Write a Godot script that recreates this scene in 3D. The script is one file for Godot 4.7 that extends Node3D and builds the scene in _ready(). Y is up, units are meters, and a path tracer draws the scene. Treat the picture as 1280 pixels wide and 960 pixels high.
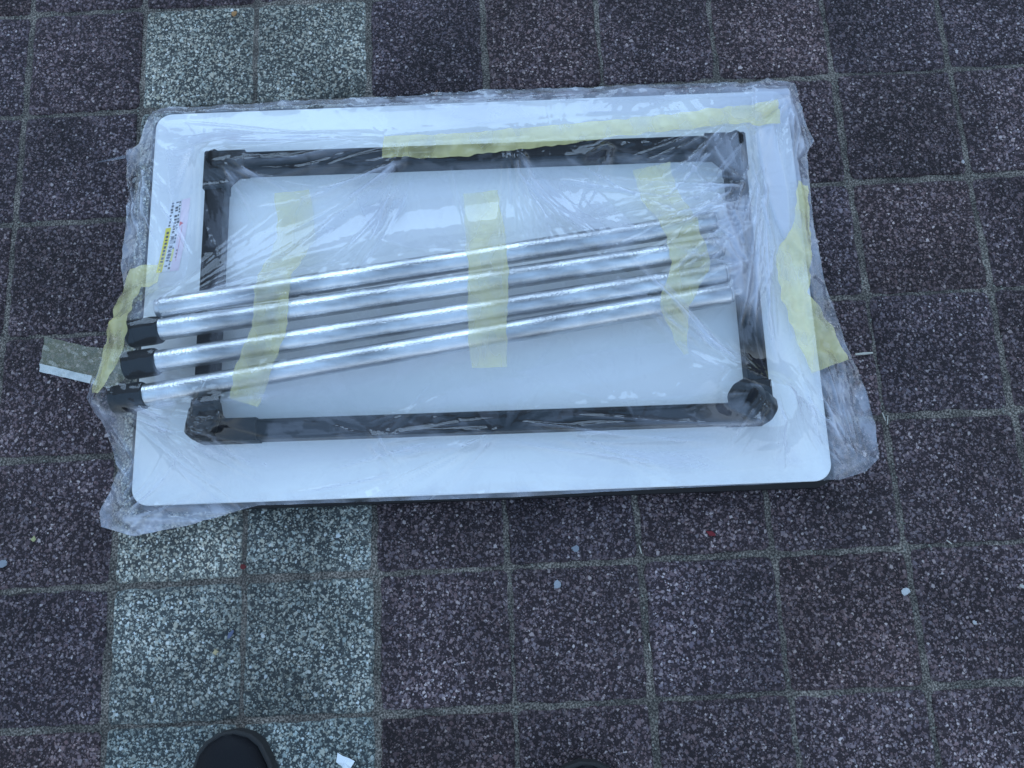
extends Node3D
# A flat packed low table, wrapped in plastic film, lying on aggregate pavers. Units are metres, y is up.

const PITCH := 0.15          # distance from one paver joint to the next
var rng := RandomNumberGenerator.new()
var taken := {}

# ---------------------------------------------------------------- naming
func numbered(called: String) -> String:
	var n: int = taken.get(called, 0)
	taken[called] = n + 1
	return called if n == 0 else "%s_%03d" % [called, n]

func tag(o: Node3D, label: String, category: String, group := "") -> Node3D:
	o.set_meta("label", label)
	o.set_meta("category", category)
	if group:
		o.set_meta("group", group)
	return o

func obj(called: String, mesh: Mesh, surface: Material, parent: Node = self) -> MeshInstance3D:
	var o := MeshInstance3D.new()
	o.name = numbered(called) if parent == self else called
	o.mesh = mesh
	o.material_override = surface
	parent.add_child(o, true)
	return o

func thing(called: String, label: String, category: String, at := Vector3.ZERO, group := "") -> Node3D:
	var o := Node3D.new()
	o.name = numbered(called)
	o.position = at
	add_child(o, true)
	tag(o, label, category, group)
	return o

# ---------------------------------------------------------------- materials
func mat(c: Color, rough := 0.6, metal := 0.0, spec := 0.5) -> StandardMaterial3D:
	var m := StandardMaterial3D.new()
	m.albedo_color = c.linear_to_srgb()      # colours below are linear, real-world values
	m.roughness = rough
	m.metallic = metal
	m.metallic_specular = spec
	return m

func veil(c: Color, alpha: float, rough: float) -> StandardMaterial3D:
	var m := mat(c, rough)
	var s := m.albedo_color
	m.albedo_color = Color(s.r, s.g, s.b, alpha)
	m.transparency = BaseMaterial3D.TRANSPARENCY_ALPHA
	m.cull_mode = BaseMaterial3D.CULL_DISABLED
	return m

func noise_tex(size: int, freq: float, seed_: int, lo: float, hi: float, normal := false, kind := FastNoiseLite.TYPE_SIMPLEX_SMOOTH) -> NoiseTexture2D:
	var n := FastNoiseLite.new()
	n.seed = seed_
	n.noise_type = kind
	n.frequency = freq
	n.fractal_octaves = 4
	var t := NoiseTexture2D.new()
	t.width = size
	t.height = size
	t.seamless = true
	t.noise = n
	if normal:
		t.as_normal_map = true
		t.bump_strength = 6.0
	else:
		var g := Gradient.new()
		g.set_color(0, Color(lo, lo, lo))
		g.set_color(1, Color(hi, hi, hi))
		t.color_ramp = g
	return t

# Crushed-stone aggregate: angular chips laid over one another on a tile that wraps. Each pixel keeps which tone its chip has, and a height.
var tile_tone := PackedByteArray()
var tile_high := PackedByteArray()
const TILE := 1024
func lay_chips() -> void:
	rng.seed = 77
	tile_tone.resize(TILE * TILE)
	tile_high.resize(TILE * TILE)
	for i in TILE * TILE:
		tile_tone[i] = 4 + (i * 7919 >> 5) % 22
		tile_high[i] = 40
	for k in 50000:
		# first a bed of fine dark grains, then the larger chips
		var fine := k < 26000
		var r := rng.randf_range(1.3, 2.3) if fine else 2.1 + 2.9 * pow(rng.randf(), 1.5)
		if k > 49750:
			r = rng.randf_range(5.0, 7.0)
		var cx := rng.randf() * TILE
		var cy := rng.randf() * TILE
		var tone := rng.randi_range(8, 215) if fine else rng.randi_range(25, 255)
		var high := rng.randi_range(80, 140) if fine else rng.randi_range(130, 250)
		var a0 := rng.randf() * TAU
		var nx := PackedFloat32Array()
		var ny := PackedFloat32Array()
		var nd := PackedFloat32Array()
		for s in 5:
			var a := a0 + s * TAU / 5.0 + rng.randf_range(-0.45, 0.45)
			nx.append(cos(a)); ny.append(sin(a)); nd.append(r * rng.randf_range(0.55, 1.1))
		var R := int(ceil(r * 1.3))
		for dy in range(-R, R + 1):
			for dx in range(-R, R + 1):
				var e := 9.0
				for s in 5:
					e = minf(e, nd[s] - nx[s] * dx - ny[s] * dy)
					if e < 0.0:
						break
				if e >= 0.0:
					var at := (int(cy) + dy + TILE) % TILE * TILE + (int(cx) + dx + TILE) % TILE
					tile_tone[at] = tone
					tile_high[at] = mini(255, high - 70 + int(minf(e, 1.6) * 44.0))

func chips_color(stops: Array) -> ImageTexture:
	# stops: [share up to which the tone goes, colour]; the tone is even over 0..255, so shares are shares of the chips
	var lut := PackedByteArray()
	for i in 256:
		var t := i / 255.0
		var c: Color = stops[0][1]
		for s in range(1, stops.size()):
			if t >= stops[s - 1][0]:
				c = stops[s - 1][1].lerp(stops[s][1], clampf((t - stops[s - 1][0]) / (stops[s][0] - stops[s - 1][0]), 0, 1))
		c = c.linear_to_srgb()
		lut.append(int(c.r * 255)); lut.append(int(c.g * 255)); lut.append(int(c.b * 255))
	var d := PackedByteArray()
	d.resize(TILE * TILE * 3)
	for i in TILE * TILE:
		var t := tile_tone[i] * 3
		d[i * 3] = lut[t]; d[i * 3 + 1] = lut[t + 1]; d[i * 3 + 2] = lut[t + 2]
	return ImageTexture.create_from_image(Image.create_from_data(TILE, TILE, false, Image.FORMAT_RGB8, d))

func stone(tex: Texture2D, bump: Texture2D, dirt: Texture2D, tint: Color, off: Vector3) -> StandardMaterial3D:
	var m := StandardMaterial3D.new()
	m.albedo_color = tint
	m.albedo_texture = tex
	m.roughness = 0.8
	m.metallic_specular = 0.35
	m.uv1_triplanar = true
	m.uv1_world_triplanar = true
	m.uv1_scale = Vector3.ONE / 0.42
	m.uv1_offset = off
	m.heightmap_enabled = true
	m.heightmap_texture = bump
	m.heightmap_scale = 0.16
	m.detail_enabled = true
	m.detail_albedo = dirt
	m.detail_blend_mode = BaseMaterial3D.BLEND_MODE_MUL
	m.detail_uv_layer = BaseMaterial3D.DETAIL_UV_2
	m.uv2_triplanar = true
	m.uv2_world_triplanar = true
	m.uv2_scale = Vector3.ONE / 0.83
	m.uv2_offset = off * 0.7
	return m

# ---------------------------------------------------------------- shapes
func grid_mesh(pts: PackedVector3Array, rows: int, cols: int, closed := false, colors := PackedColorArray()) -> ArrayMesh:
	# a sheet of rows x cols points with smooth normals
	var idx := PackedInt32Array()
	var nor := PackedVector3Array()
	nor.resize(pts.size())
	for r in rows - 1:
		for c in (cols if closed else cols - 1):
			var a := r * cols + c
			var b := r * cols + (c + 1) % cols
			var d := a + cols
			var e := b + cols
			for t in [[a, b, e], [a, e, d]]:
				idx.append(t[0]); idx.append(t[1]); idx.append(t[2])
				var n := (pts[t[2]] - pts[t[0]]).cross(pts[t[1]] - pts[t[0]])
				nor[t[0]] += n; nor[t[1]] += n; nor[t[2]] += n
	for i in nor.size():
		nor[i] = nor[i].normalized() if nor[i].length() > 1e-12 else Vector3.UP
	var arr := []
	arr.resize(Mesh.ARRAY_MAX)
	arr[Mesh.ARRAY_VERTEX] = pts
	arr[Mesh.ARRAY_NORMAL] = nor
	arr[Mesh.ARRAY_INDEX] = idx
	if colors.size():
		arr[Mesh.ARRAY_COLOR] = colors
	var m := ArrayMesh.new()
	m.add_surface_from_arrays(Mesh.PRIMITIVE_TRIANGLES, arr)
	return m

func rod(a: Vector3, b: Vector3, profile: Array, sides := 40, knurl := 0.0) -> ArrayMesh:
	# a turned shape from a to b; profile: [distance from a, radius]
	var ax := (b - a).normalized()
	var u := ax.cross(Vector3.UP).normalized()
	var v := u.cross(ax)
	var pts := PackedVector3Array()
	for p in profile:
		for s in sides:
			var g := TAU * s / sides
			var rr: float = p[1]
			if knurl > 0.0 and s % 4 < 2:
				rr -= knurl
			pts.append(a + ax * p[0] + (u * cos(g) + v * sin(g)) * maxf(rr, 0.00005))
	return grid_mesh(pts, profile.size(), sides, true)

func rounded(sx: float, sz: float, r: float, n := 8) -> PackedVector2Array:
	var out := PackedVector2Array()
	for q in 4:
		var c := Vector2([1, -1, -1, 1][q] * (sx / 2 - r), [1, 1, -1, -1][q] * (sz / 2 - r))
		for k in n + 1:
			var a := PI / 2 * (q + float(k) / n)
			out.append(c + Vector2(cos(a), sin(a)) * r)
	return out

func loft(rings: Array, cap_first := true, cap_last := true) -> ArrayMesh:
	# rings: arrays of Vector3 of one length, each joined to the next; smooth groups are kept hard at the caps
	var st := SurfaceTool.new()
	st.begin(Mesh.PRIMITIVE_TRIANGLES)
	var n: int = rings[0].size()
	for r in rings.size() - 1:
		st.set_smooth_group(r + 1 if rings.size() < 12 else 0)
		for k in n:
			var a: Vector3 = rings[r][k]
			var b: Vector3 = rings[r][(k + 1) % n]
			var d: Vector3 = rings[r + 1][k]
			var e: Vector3 = rings[r + 1][(k + 1) % n]
			for p in [a, b, e, a, e, d]:
				st.add_vertex(p)
	for end in [[cap_first, 0], [cap_last, rings.size() - 1]]:
		if not end[0]:
			continue
		st.set_smooth_group(-1)
		var ring: Array = rings[end[1]]
		var mid := Vector3.ZERO
		for p in ring:
			mid += p / n
		for k in n:
			var tri := [mid, ring[k], ring[(k + 1) % n]]
			if end[1] == 0:
				tri = [mid, ring[(k + 1) % n], ring[k]]
			for p in tri:
				st.add_vertex(p)
	st.generate_normals()
	return st.commit()

func slab(outline: PackedVector2Array, levels: Array, place := Transform3D.IDENTITY, cap0 := true, cap1 := true) -> ArrayMesh:
	# levels: [height, inset] from the bottom up; the inset pulls each point towards the inside of the outline
	var rings := []
	var n := outline.size()
	for l in levels:
		var ring := []
		for k in n:
			var t := (outline[(k + 1) % n] - outline[(k - 1 + n) % n]).normalized()
			var inward := Vector2(-t.y, t.x)
			var p: Vector2 = outline[k] + inward * l[1]
			ring.append(place * Vector3(p.x, l[0], p.y))
		rings.append(ring)
	return loft(rings, cap0, cap1)

func bar(a: Vector2, b: Vector2, w: float, y0: float, y1: float, r := 0.003) -> ArrayMesh:
	var d := b - a
	var t := Transform3D(Basis(Vector3.UP, -d.angle()), Vector3((a.x + b.x) / 2, 0, (a.y + b.y) / 2))
	return slab(rounded(d.length(), w, 0.0015, 2), [[y0, 0.0], [y1 - r, 0.0], [y1 - r * 0.3, r * 0.3], [y1, r]], t)

func crumb(size: Vector3, seed_: int, rough := 0.35) -> ArrayMesh:
	# a small angular lump or scrap
	var g := RandomNumberGenerator.new()
	g.seed = seed_
	var rings := []
	for r in 5:
		var a := -PI / 2 + PI * (r + 0.35) / 4.7
		var ring := []
		for k in 8:
			var e := TAU * k / 8
			var q := 1.0 + g.randf_range(-rough, rough)
			ring.append(Vector3(cos(e) * cos(a) * size.x * q, (sin(a) + 1.0) * size.y, sin(e) * cos(a) * size.z * q) / 2)
		ring.reverse()
		rings.append(ring)
	return loft(rings)

func scrap(outline: Array, lift: float, seed_: int, thick := 0.0003) -> ArrayMesh:
	# a thin curled piece of paper or leaf: outline points (plan, metres) round its middle
	var n := FastNoiseLite.new()
	n.seed = seed_
	n.frequency = 60.0
	var rings := []
	for side in 2:
		var ring := []
		for p in outline:
			ring.append(Vector3(p.x, 0.0008 + lift * (0.5 + n.get_noise_2d(p.x, p.y) * 1.3) + side * thick, p.y))
		rings.append(ring)
	return loft(rings)

# ---------------------------------------------------------------- the draped film
const X0 := -0.520
const Z0 := -0.320
const STEP := 0.004
const NX := 262
const NZ := 154
var lie := PackedFloat32Array()       # height of the film at rest over what it wraps, on a grid of STEP
var legs_at := []                     # [left end, right end] of each tube
const TUBE := 0.0125
const BOARD_TOP := 0.026
const RAIL_TOP := 0.050

func obstacle(blocks: Array) -> PackedFloat32Array:
	var o := PackedFloat32Array()
	o.resize(NX * NZ)
	var bi := Transform2D(BOARD_TURN, BOARD_MID).affine_inverse()
	for j in NZ:
		for i in NX:
			var p := Vector2(X0 + i * STEP, Z0 + j * STEP)
			var h := 0.0022
			var q := (bi * p).abs()
			if q.x < BOARD_SIZE.x / 2 + 0.003 and q.y < BOARD_SIZE.y / 2 + 0.003:
				h = BOARD_TOP
			if h > 0.01 or p.x < -0.36:
				for b in blocks:
					var s := Geometry2D.get_closest_point_to_segment(p, b[0], b[1])
					var d: float = (p - s).length()
					if d < b[2] + 0.003:
						h = maxf(h, b[3])
				for l in legs_at:
					var a := Vector2(l[0].x, l[0].z)
					var b := Vector2(l[1].x, l[1].z)
					var s := Geometry2D.get_closest_point_to_segment(p, a, b)
					var d := (p - s).length()
					if d < TUBE + 0.006:
						var t := (s - a).length() / (b - a).length()
						var r := TUBE + (0.0042 if t < 0.06 else 0.0)
						h = maxf(h, lerpf(l[0].y, l[1].y, t) + sqrt(maxf(0.0, r * r - pow(minf(d, r * 0.92), 2))))
			o[j * NX + i] = h + 0.0024
	return o

func drape(o: PackedFloat32Array) -> PackedFloat32Array:
	var h := o.duplicate()
	for pass_ in 42:
		for j in range(1, NZ - 1):
			var row := j * NX
			for i in range(1, NX - 1):
				var k := row + i
				var want := (h[k - 1] + h[k + 1] + h[k - NX] + h[k + NX]) * 0.25 - 0.000035
				var v := h[k] + 1.6 * (want - h[k])
				h[k] = v if v > o[k] else o[k]
	return h

func height_at(g: PackedFloat32Array, p: Vector2) -> float:
	var fx := clampf((p.x - X0) / STEP, 0, NX - 1.001)
	var fz := clampf((p.y - Z0) / STEP, 0, NZ - 1.001)
	var i := int(fx)
	var j := int(fz)
	var u := fx - i
	var v := fz - j
	var k := j * NX + i
	return lerpf(lerpf(g[k], g[k + 1], u), lerpf(g[k + NX], g[k + NX + 1], u), v)

const FINE := 0.0016
const FX := 652
const FZ := 382
var fold := PackedFloat32Array()      # height that folds and creases add to the film
var taut := PackedFloat32Array()      # where the film is pressed onto the frame, and so clear
var milk_and_sheen := PackedFloat32Array()      # cloudiness of stretched and doubled film, plus reflections painted in as haze

func crease(a: Vector2, b: Vector2, w: float, up: float, cloud: float, bow := 0.0) -> void:
	# one crease: a ridge with a sharp top from a to b, tapering to both ends
	var d := b - a
	var n := int(d.length() / (FINE * 0.7)) + 2
	var side := d.orthogonal().normalized()
	var reach := int(ceil(w / FINE)) + 1
	var touched := {}
	for s in n:
		var t := float(s) / (n - 1)
		var c := a + d * t + side * bow * 4.0 * t * (1.0 - t)
		var fade := minf(1.0, minf(t * 5.0, (1.0 - t) * 3.0))
		var ci := int((c.x - X0) / FINE)
		var cj := int((c.y - Z0) / FINE)
		for j in range(maxi(0, cj - reach), mini(FZ - 1, cj + reach) + 1):
			for i in range(maxi(0, ci - reach), mini(FX - 1, ci + reach) + 1):
				var e := Vector2(X0 + i * FINE, Z0 + j * FINE).distance_to(c) / w
				if e < 1.0:
					var v := pow(1.0 - e, 1.35) * fade
					var k := j * FX + i
					if v > touched.get(k, 0.0):
						touched[k] = v
	for k in touched:
		fold[k] += up * touched[k]
		milk_and_sheen[k] += cloud * touched[k] * touched[k]

func layer(poly: Array, cloud: float, lift := 0.0, soft := 0.0) -> void:
	# lifts part of the wrap and changes its haze: doubled film, painted reflections
	var pv := PackedVector2Array(poly)
	var lo := Vector2(9, 9)
	var hi := -lo
	for p in pv:
		lo = lo.min(p)
		hi = hi.max(p)
	for j in range(maxi(0, int((lo.y - Z0) / FINE)), mini(FZ, int((hi.y - Z0) / FINE) + 2)):
		for i in range(maxi(0, int((lo.x - X0) / FINE)), mini(FX, int((hi.x - X0) / FINE) + 2)):
			var p := Vector2(X0 + i * FINE, Z0 + j * FINE)
			if Geometry2D.is_point_in_polygon(p, pv):
				var k := j * FX + i
				var f := 1.0
				if soft > 0.0:
					var near := 9.0
					for s in pv.size():
						near = minf(near, p.distance_to(Geometry2D.get_closest_point_to_segment(p, pv[s], pv[(s + 1) % pv.size()])))
					f = clampf(near / soft, 0.0, 1.0)
				milk_and_sheen[k] += cloud * f
				fold[k] += lift * f

func wedge(p: Vector2, angle: float, spread: float, near: float, far: float, cloud: float, lift: float) -> void:
	# a facet of the film between two tension folds; its haze imitates reflection
	var u := Vector2(cos(angle - spread / 2), sin(angle - spread / 2))
	var v := Vector2(cos(angle + spread / 2), sin(angle + spread / 2))
	layer([p + u * near, p + u * far * rng.randf_range(0.8, 1.0), p + (u + v) * 0.5 * far, p + v * far * rng.randf_range(0.7, 1.0), p + v * near], cloud, lift)

func film_height(p: Vector2) -> float:
	var fx := clampi(int((p.x - X0) / FINE + 0.5), 0, FX - 1)
	var fz := clampi(int((p.y - Z0) / FINE + 0.5), 0, FZ - 1)
	return height_at(lie, p) + fold[fz * FX + fx]

func film_sheet(outline: PackedVector2Array, above: float, cloudy: bool) -> ArrayMesh:
	var id := PackedInt32Array()
	id.resize(FX * FZ)
	id.fill(-1)
	var inside := PackedByteArray()
	inside.resize(FX * FZ)
	for j in FZ:
		for i in FX:
			if Geometry2D.is_point_in_polygon(Vector2(X0 + i * FINE, Z0 + j * FINE), outline):
				inside[j * FX + i] = 1
	var pts := PackedVector3Array()
	var col := PackedColorArray()
	var n := outline.size()
	for j in range(1, FZ - 1):
		for i in range(1, FX - 1):
			var k := j * FX + i
			var p := Vector2(X0 + i * FINE, Z0 + j * FINE)
			if not inside[k]:
				# the cut edge of the film runs along the outline, so points just outside move onto it
				if not (inside[k - 1] or inside[k + 1] or inside[k - FX] or inside[k + FX] or inside[k - FX - 1] or inside[k - FX + 1] or inside[k + FX - 1] or inside[k + FX + 1]):
					continue
				var best := 9.0
				var to := p
				for s in n:
					var c := Geometry2D.get_closest_point_to_segment(p, outline[s], outline[(s + 1) % n])
					if c.distance_to(p) < best:
						best = c.distance_to(p)
						to = c
				p = to
			id[k] = pts.size()
			pts.append(Vector3(p.x, height_at(lie, p) + maxf(fold[k], -0.0012) + above, p.y))
			if cloudy:
				col.append(Color(1, 1, 1, clampf(milk_and_sheen[k] * 0.9, 0.0, 0.72)))
	var idx := PackedInt32Array()
	var nor := PackedVector3Array()
	nor.resize(pts.size())
	for j in range(1, FZ - 2):
		for i in range(1, FX - 2):
			var k := j * FX + i
			if not (inside[k] or inside[k + 1] or inside[k + FX] or inside[k + FX + 1]):
				continue
			var a := id[k]
			var b := id[k + 1]
			var c := id[k + FX]
			var d := id[k + FX + 1]
			if a < 0 or b < 0 or c < 0 or d < 0:
				continue
			var nn := (pts[c] - pts[b]).cross(pts[d] - pts[a])
			if nn.y < 0:
				nn = -nn
			idx.append(a); idx.append(b); idx.append(d)
			idx.append(a); idx.append(d); idx.append(c)
			nor[a] += nn; nor[b] += nn; nor[c] += nn; nor[d] += nn
	for i in nor.size():
		nor[i] = nor[i].normalized() if nor[i].length_squared() > 0.0 else Vector3.UP
	var arr := []
	arr.resize(Mesh.ARRAY_MAX)
	arr[Mesh.ARRAY_VERTEX] = pts
	arr[Mesh.ARRAY_NORMAL] = nor
	arr[Mesh.ARRAY_INDEX] = idx
	if cloudy:
		arr[Mesh.ARRAY_COLOR] = col
	var m := ArrayMesh.new()
	m.add_surface_from_arrays(Mesh.PRIMITIVE_TRIANGLES, arr)
	return m

func ribbon(line: Array, widths: Array, above: float, over_film: bool, wob := 0.0006, seed_ := 1) -> ArrayMesh:
	# a strip of tape along a line of plan points, lying on the film or just under it
	var n := FastNoiseLite.new()
	n.seed = seed_
	n.frequency = 46.0
	n.fractal_type = FastNoiseLite.FRACTAL_NONE
	var total := 0.0
	for k in line.size() - 1:
		total += line[k].distance_to(line[k + 1])
	var rows := int(total / 0.0025) + 2
	var across := 21
	var pts := PackedVector3Array()
	for r in rows:
		var want := total * r / (rows - 1)
		var s := 0
		while s < line.size() - 2 and want > line[s].distance_to(line[s + 1]):
			want -= line[s].distance_to(line[s + 1])
			s += 1
		var t: float = clampf(want / line[s].distance_to(line[s + 1]), 0, 1)
		var c: Vector2 = line[s].lerp(line[s + 1], t)
		var d: Vector2 = (line[s + 1] - line[s]).normalized()
		var pd: Vector2 = (line[s] - line[maxi(0, s - 1)]).normalized() if s > 0 else d
		var nd: Vector2 = (line[mini(s + 2, line.size() - 1)] - line[s + 1]).normalized() if s + 2 < line.size() else d
		var dir: Vector2 = (pd + d).normalized().lerp((d + nd).normalized(), t)
		var w: float = lerpf(widths[s], widths[s + 1], t)
		for c2 in across:
			var e := float(c2) / (across - 1) - 0.5
			var p := c + dir.orthogonal().normalized() * (e * w + n.get_noise_2d(c.x * 1.2 + e * 0.05, c.y * 1.2) * 0.0016)
			var y := (film_height(p) if over_film else height_at(lie, p)) + above
			pts.append(Vector3(p.x, y + wob * (n.get_noise_2d(p.x, p.y) + 0.5), p.y))
	var col := PackedColorArray()
	for p in pts:
		var f := 0.86 + 0.34 * n.get_noise_2d(p.x * 0.5 + 4.0, p.z * 0.5) + 0.16 * n.get_noise_2d(p.x * 2.0, p.z * 0.5 + 7.0)
		col.append(Color(1, 1, 1, clampf(f, 0.35, 1.15)))
	return grid_mesh(pts, rows, across, false, col)

# the table, as it lies upside down on the paving
const BOARD_MID := Vector2(-0.0230, -0.0265)
const BOARD_TURN := 0.0135
const BOARD_SIZE := Vector2(0.790, 0.489)

# ================================================================ the scene
func _ready() -> void:
	rng.seed = 4
	# ---- camera
	var cam := Camera3D.new()
	cam.name = "camera"
	cam.transform = Transform3D(Basis(Vector3(0.998717, -0.012425, 0.049091), Vector3(0.050629, 0.225276, -0.972979), Vector3(0.001030, 0.974216, 0.225616)), Vector3(0.01529, 0.97236, 0.31299))
	cam.fov = 49.1343
	cam.near = 0.02
	cam.far = 400.0
	add_child(cam)
	cam.make_current()
	# ---- sky and exposure: open shade under a clear blue evening sky
	var sm := ProceduralSkyMaterial.new()
	sm.sky_top_color = Color(0.30, 0.53, 0.87).linear_to_srgb()
	sm.sky_horizon_color = Color(0.80, 0.97, 1.13).linear_to_srgb()
	sm.sky_curve = 0.42
	sm.ground_bottom_color = Color(0.08, 0.08, 0.09).linear_to_srgb()
	sm.ground_horizon_color = Color(0.14, 0.14, 0.15).linear_to_srgb()
	sm.sun_angle_max = 1.0
	var sky := Sky.new()
	sky.sky_material = sm
	var env := Environment.new()
	env.background_mode = Environment.BG_SKY
	env.sky = sky
	env.tonemap_mode = Environment.TONE_MAPPER_LINEAR
	env.tonemap_exposure = 1.46
	env.sdfgi_enabled = true
	env.ssao_enabled = true
	env.ssil_enabled = true
	var we := WorldEnvironment.new()
	we.name = "world_environment"
	we.environment = env
	add_child(we)
	var sun := DirectionalLight3D.new()
	sun.name = "soft_sun"
	sun.light_energy = 0.37
	sun.light_color = Color(0.73, 0.86, 1.0)
	sun.light_angular_distance = 44.0
	sun.shadow_enabled = true
	sun.look_at_from_position(Vector3(-0.5, 1.5, -2.1), Vector3.ZERO)
	add_child(sun)

	paving()
	table()
	tubes()
	wrap_film()
	shoes()
	litter()

# ---------------------------------------------------------------- paving
func paving() -> void:
	lay_chips()
	var bump_im := Image.create_from_data(TILE, TILE, false, Image.FORMAT_L8, tile_high)
	var bump := ImageTexture.create_from_image(bump_im)
	var plum := chips_color([[0.0, Color(0.0297, 0.0211, 0.0238)], [0.18, Color(0.0415, 0.0271, 0.0308)], [0.36, Color(0.1091, 0.0840, 0.0948)], [0.48, Color(0.1691, 0.1100, 0.1112)], [0.60, Color(0.1637, 0.1319, 0.1545)], [0.72, Color(0.2346, 0.1599, 0.1597)], [0.84, Color(0.2346, 0.1999, 0.2215)], [0.95, Color(0.3601, 0.2699, 0.2626)], [1.0, Color(0.6111, 0.5298, 0.5150)]])
	var moss := chips_color([[0.0, Color(0.0599, 0.0634, 0.0660)], [0.16, Color(0.0957, 0.0951, 0.0903)], [0.30, Color(0.2550, 0.2627, 0.2415)], [0.44, Color(0.4650, 0.4047, 0.3243)], [0.56, Color(0.4200, 0.4473, 0.4209)], [0.70, Color(0.6450, 0.5680, 0.4623)], [0.82, Color(0.5700, 0.5964, 0.5589)], [0.94, Color(0.8400, 0.7526, 0.6348)], [1.0, Color(0.9000, 0.9000, 0.9000)]])
	var dirt := noise_tex(512, 0.006, 5, 0.62, 1.0)
	var plums := []
	for t in [Color(0.99, 0.97, 0.97), Color(1.0, 0.965, 0.95), Color(0.955, 0.95, 0.965), Color(0.92, 0.90, 0.905), Color(1.0, 0.985, 0.985)]:
		plums.append(stone(plum, bump, dirt, t, Vector3(rng.randf(), 0, rng.randf())))
	var mosses := []
	for t in [Color(0.96, 0.98, 0.98), Color(0.88, 0.92, 0.93), Color(1.0, 1.0, 0.98)]:
		mosses.append(stone(moss, bump, dirt, t, Vector3(rng.randf(), 0, rng.randf())))
	# ground below and in the joints
	var sand := StandardMaterial3D.new()
	sand.albedo_color = Color(0.58, 0.48, 0.40).linear_to_srgb()
	sand.albedo_texture = noise_tex(512, 0.13, 9, 0.05, 1.15)
	sand.uv1_triplanar = true
	sand.uv1_world_triplanar = true
	sand.uv1_scale = Vector3.ONE / 0.21
	sand.roughness = 0.9
	sand.detail_enabled = true
	sand.detail_albedo = noise_tex(512, 0.02, 19, 0.5, 1.0)
	sand.detail_blend_mode = BaseMaterial3D.BLEND_MODE_MUL
	sand.detail_uv_layer = BaseMaterial3D.DETAIL_UV_2
	sand.uv2_triplanar = true
	sand.uv2_world_triplanar = true
	sand.uv2_scale = Vector3.ONE / 0.6
	sand.heightmap_enabled = true
	sand.heightmap_texture = noise_tex(512, 0.16, 10, 0.0, 1.0)
	sand.heightmap_scale = 0.15
	var pave := Node3D.new()
	pave.name = "pavement"
	pave.set_meta("kind", "structure")
	add_child(pave)
	var far := PlaneMesh.new()
	far.size = Vector2(300, 300)
	var gr := obj("ground", far, sand)
	gr.position.y = -0.030
	gr.set_meta("kind", "structure")
	# sand bed of the joints, uneven
	var fn := FastNoiseLite.new()
	fn.seed = 21
	fn.frequency = 9.0
	fn.fractal_octaves = 4
	var bp := PackedVector3Array()
	var bn := 420
	for j in bn:
		for i in bn:
			var x := 4.2 * bed_line(2.0 * i / (bn - 1) - 1.0)
			var z := 4.2 * bed_line(2.0 * j / (bn - 1) - 1.0)
			bp.append(Vector3(x, -0.0032 + 0.0019 * fn.get_noise_2d(x, z) + 0.0006 * rng.randf(), z))
	obj("joint_sand", grid_mesh(bp, bn, bn), sand, pave)
	# pavers
	var shapes := []
	for v in 7:
		shapes.append(paver_mesh(v, 13))
	for r in range(-6, 8):
		for c in range(-8, 9):
			var green := (c == -3 or c == -2) and r >= -3
			var at := Vector3((c + 0.5) * PITCH + rng.randf_range(-1, 1) * 0.0016, rng.randf_range(-0.0012, 0.0008), (r + 0.5) * PITCH + rng.randf_range(-1, 1) * 0.0016)
			var m: Material = mosses[rng.randi() % mosses.size()] if green else plums[rng.randi() % plums.size()]
			var o := obj("paver", shapes[rng.randi() % shapes.size()], m, pave)
			o.position = at
			o.rotation = Vector3(rng.randf_range(-1, 1) * 0.006, (rng.randi() % 4) * PI / 2 + rng.randf_range(-1, 1) * 0.011, rng.randf_range(-1, 1) * 0.006)
	# farther pavers, outside the photograph
	var st := SurfaceTool.new()
	st.begin(Mesh.PRIMITIVE_TRIANGLES)
	var low := paver_mesh(3, 2)
	var st_green := SurfaceTool.new()
	st_green.begin(Mesh.PRIMITIVE_TRIANGLES)
	for r in range(-28, 28):
		for c in range(-28, 28):
			if r >= -6 and r < 8 and c >= -8 and c < 9:
				continue
			var green := (c == -3 or c == -2) and r >= -3
			(st_green if green else st).append_from(low, 0, Transform3D(Basis(), Vector3((c + 0.5) * PITCH, 0, (r + 0.5) * PITCH)))
	var o2 := obj("outer_pavers", st.commit(), plums[0], pave)
	o2.set_meta("kind", "stuff")
	var o3 := obj("outer_pavers", st_green.commit(), mosses[0], pave)
	o3.set_meta("kind", "stuff")

func bed_line(t: float) -> float:
	# grid lines that crowd towards the middle
	return 0.34 * t + 0.66 * t * t * t

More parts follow.
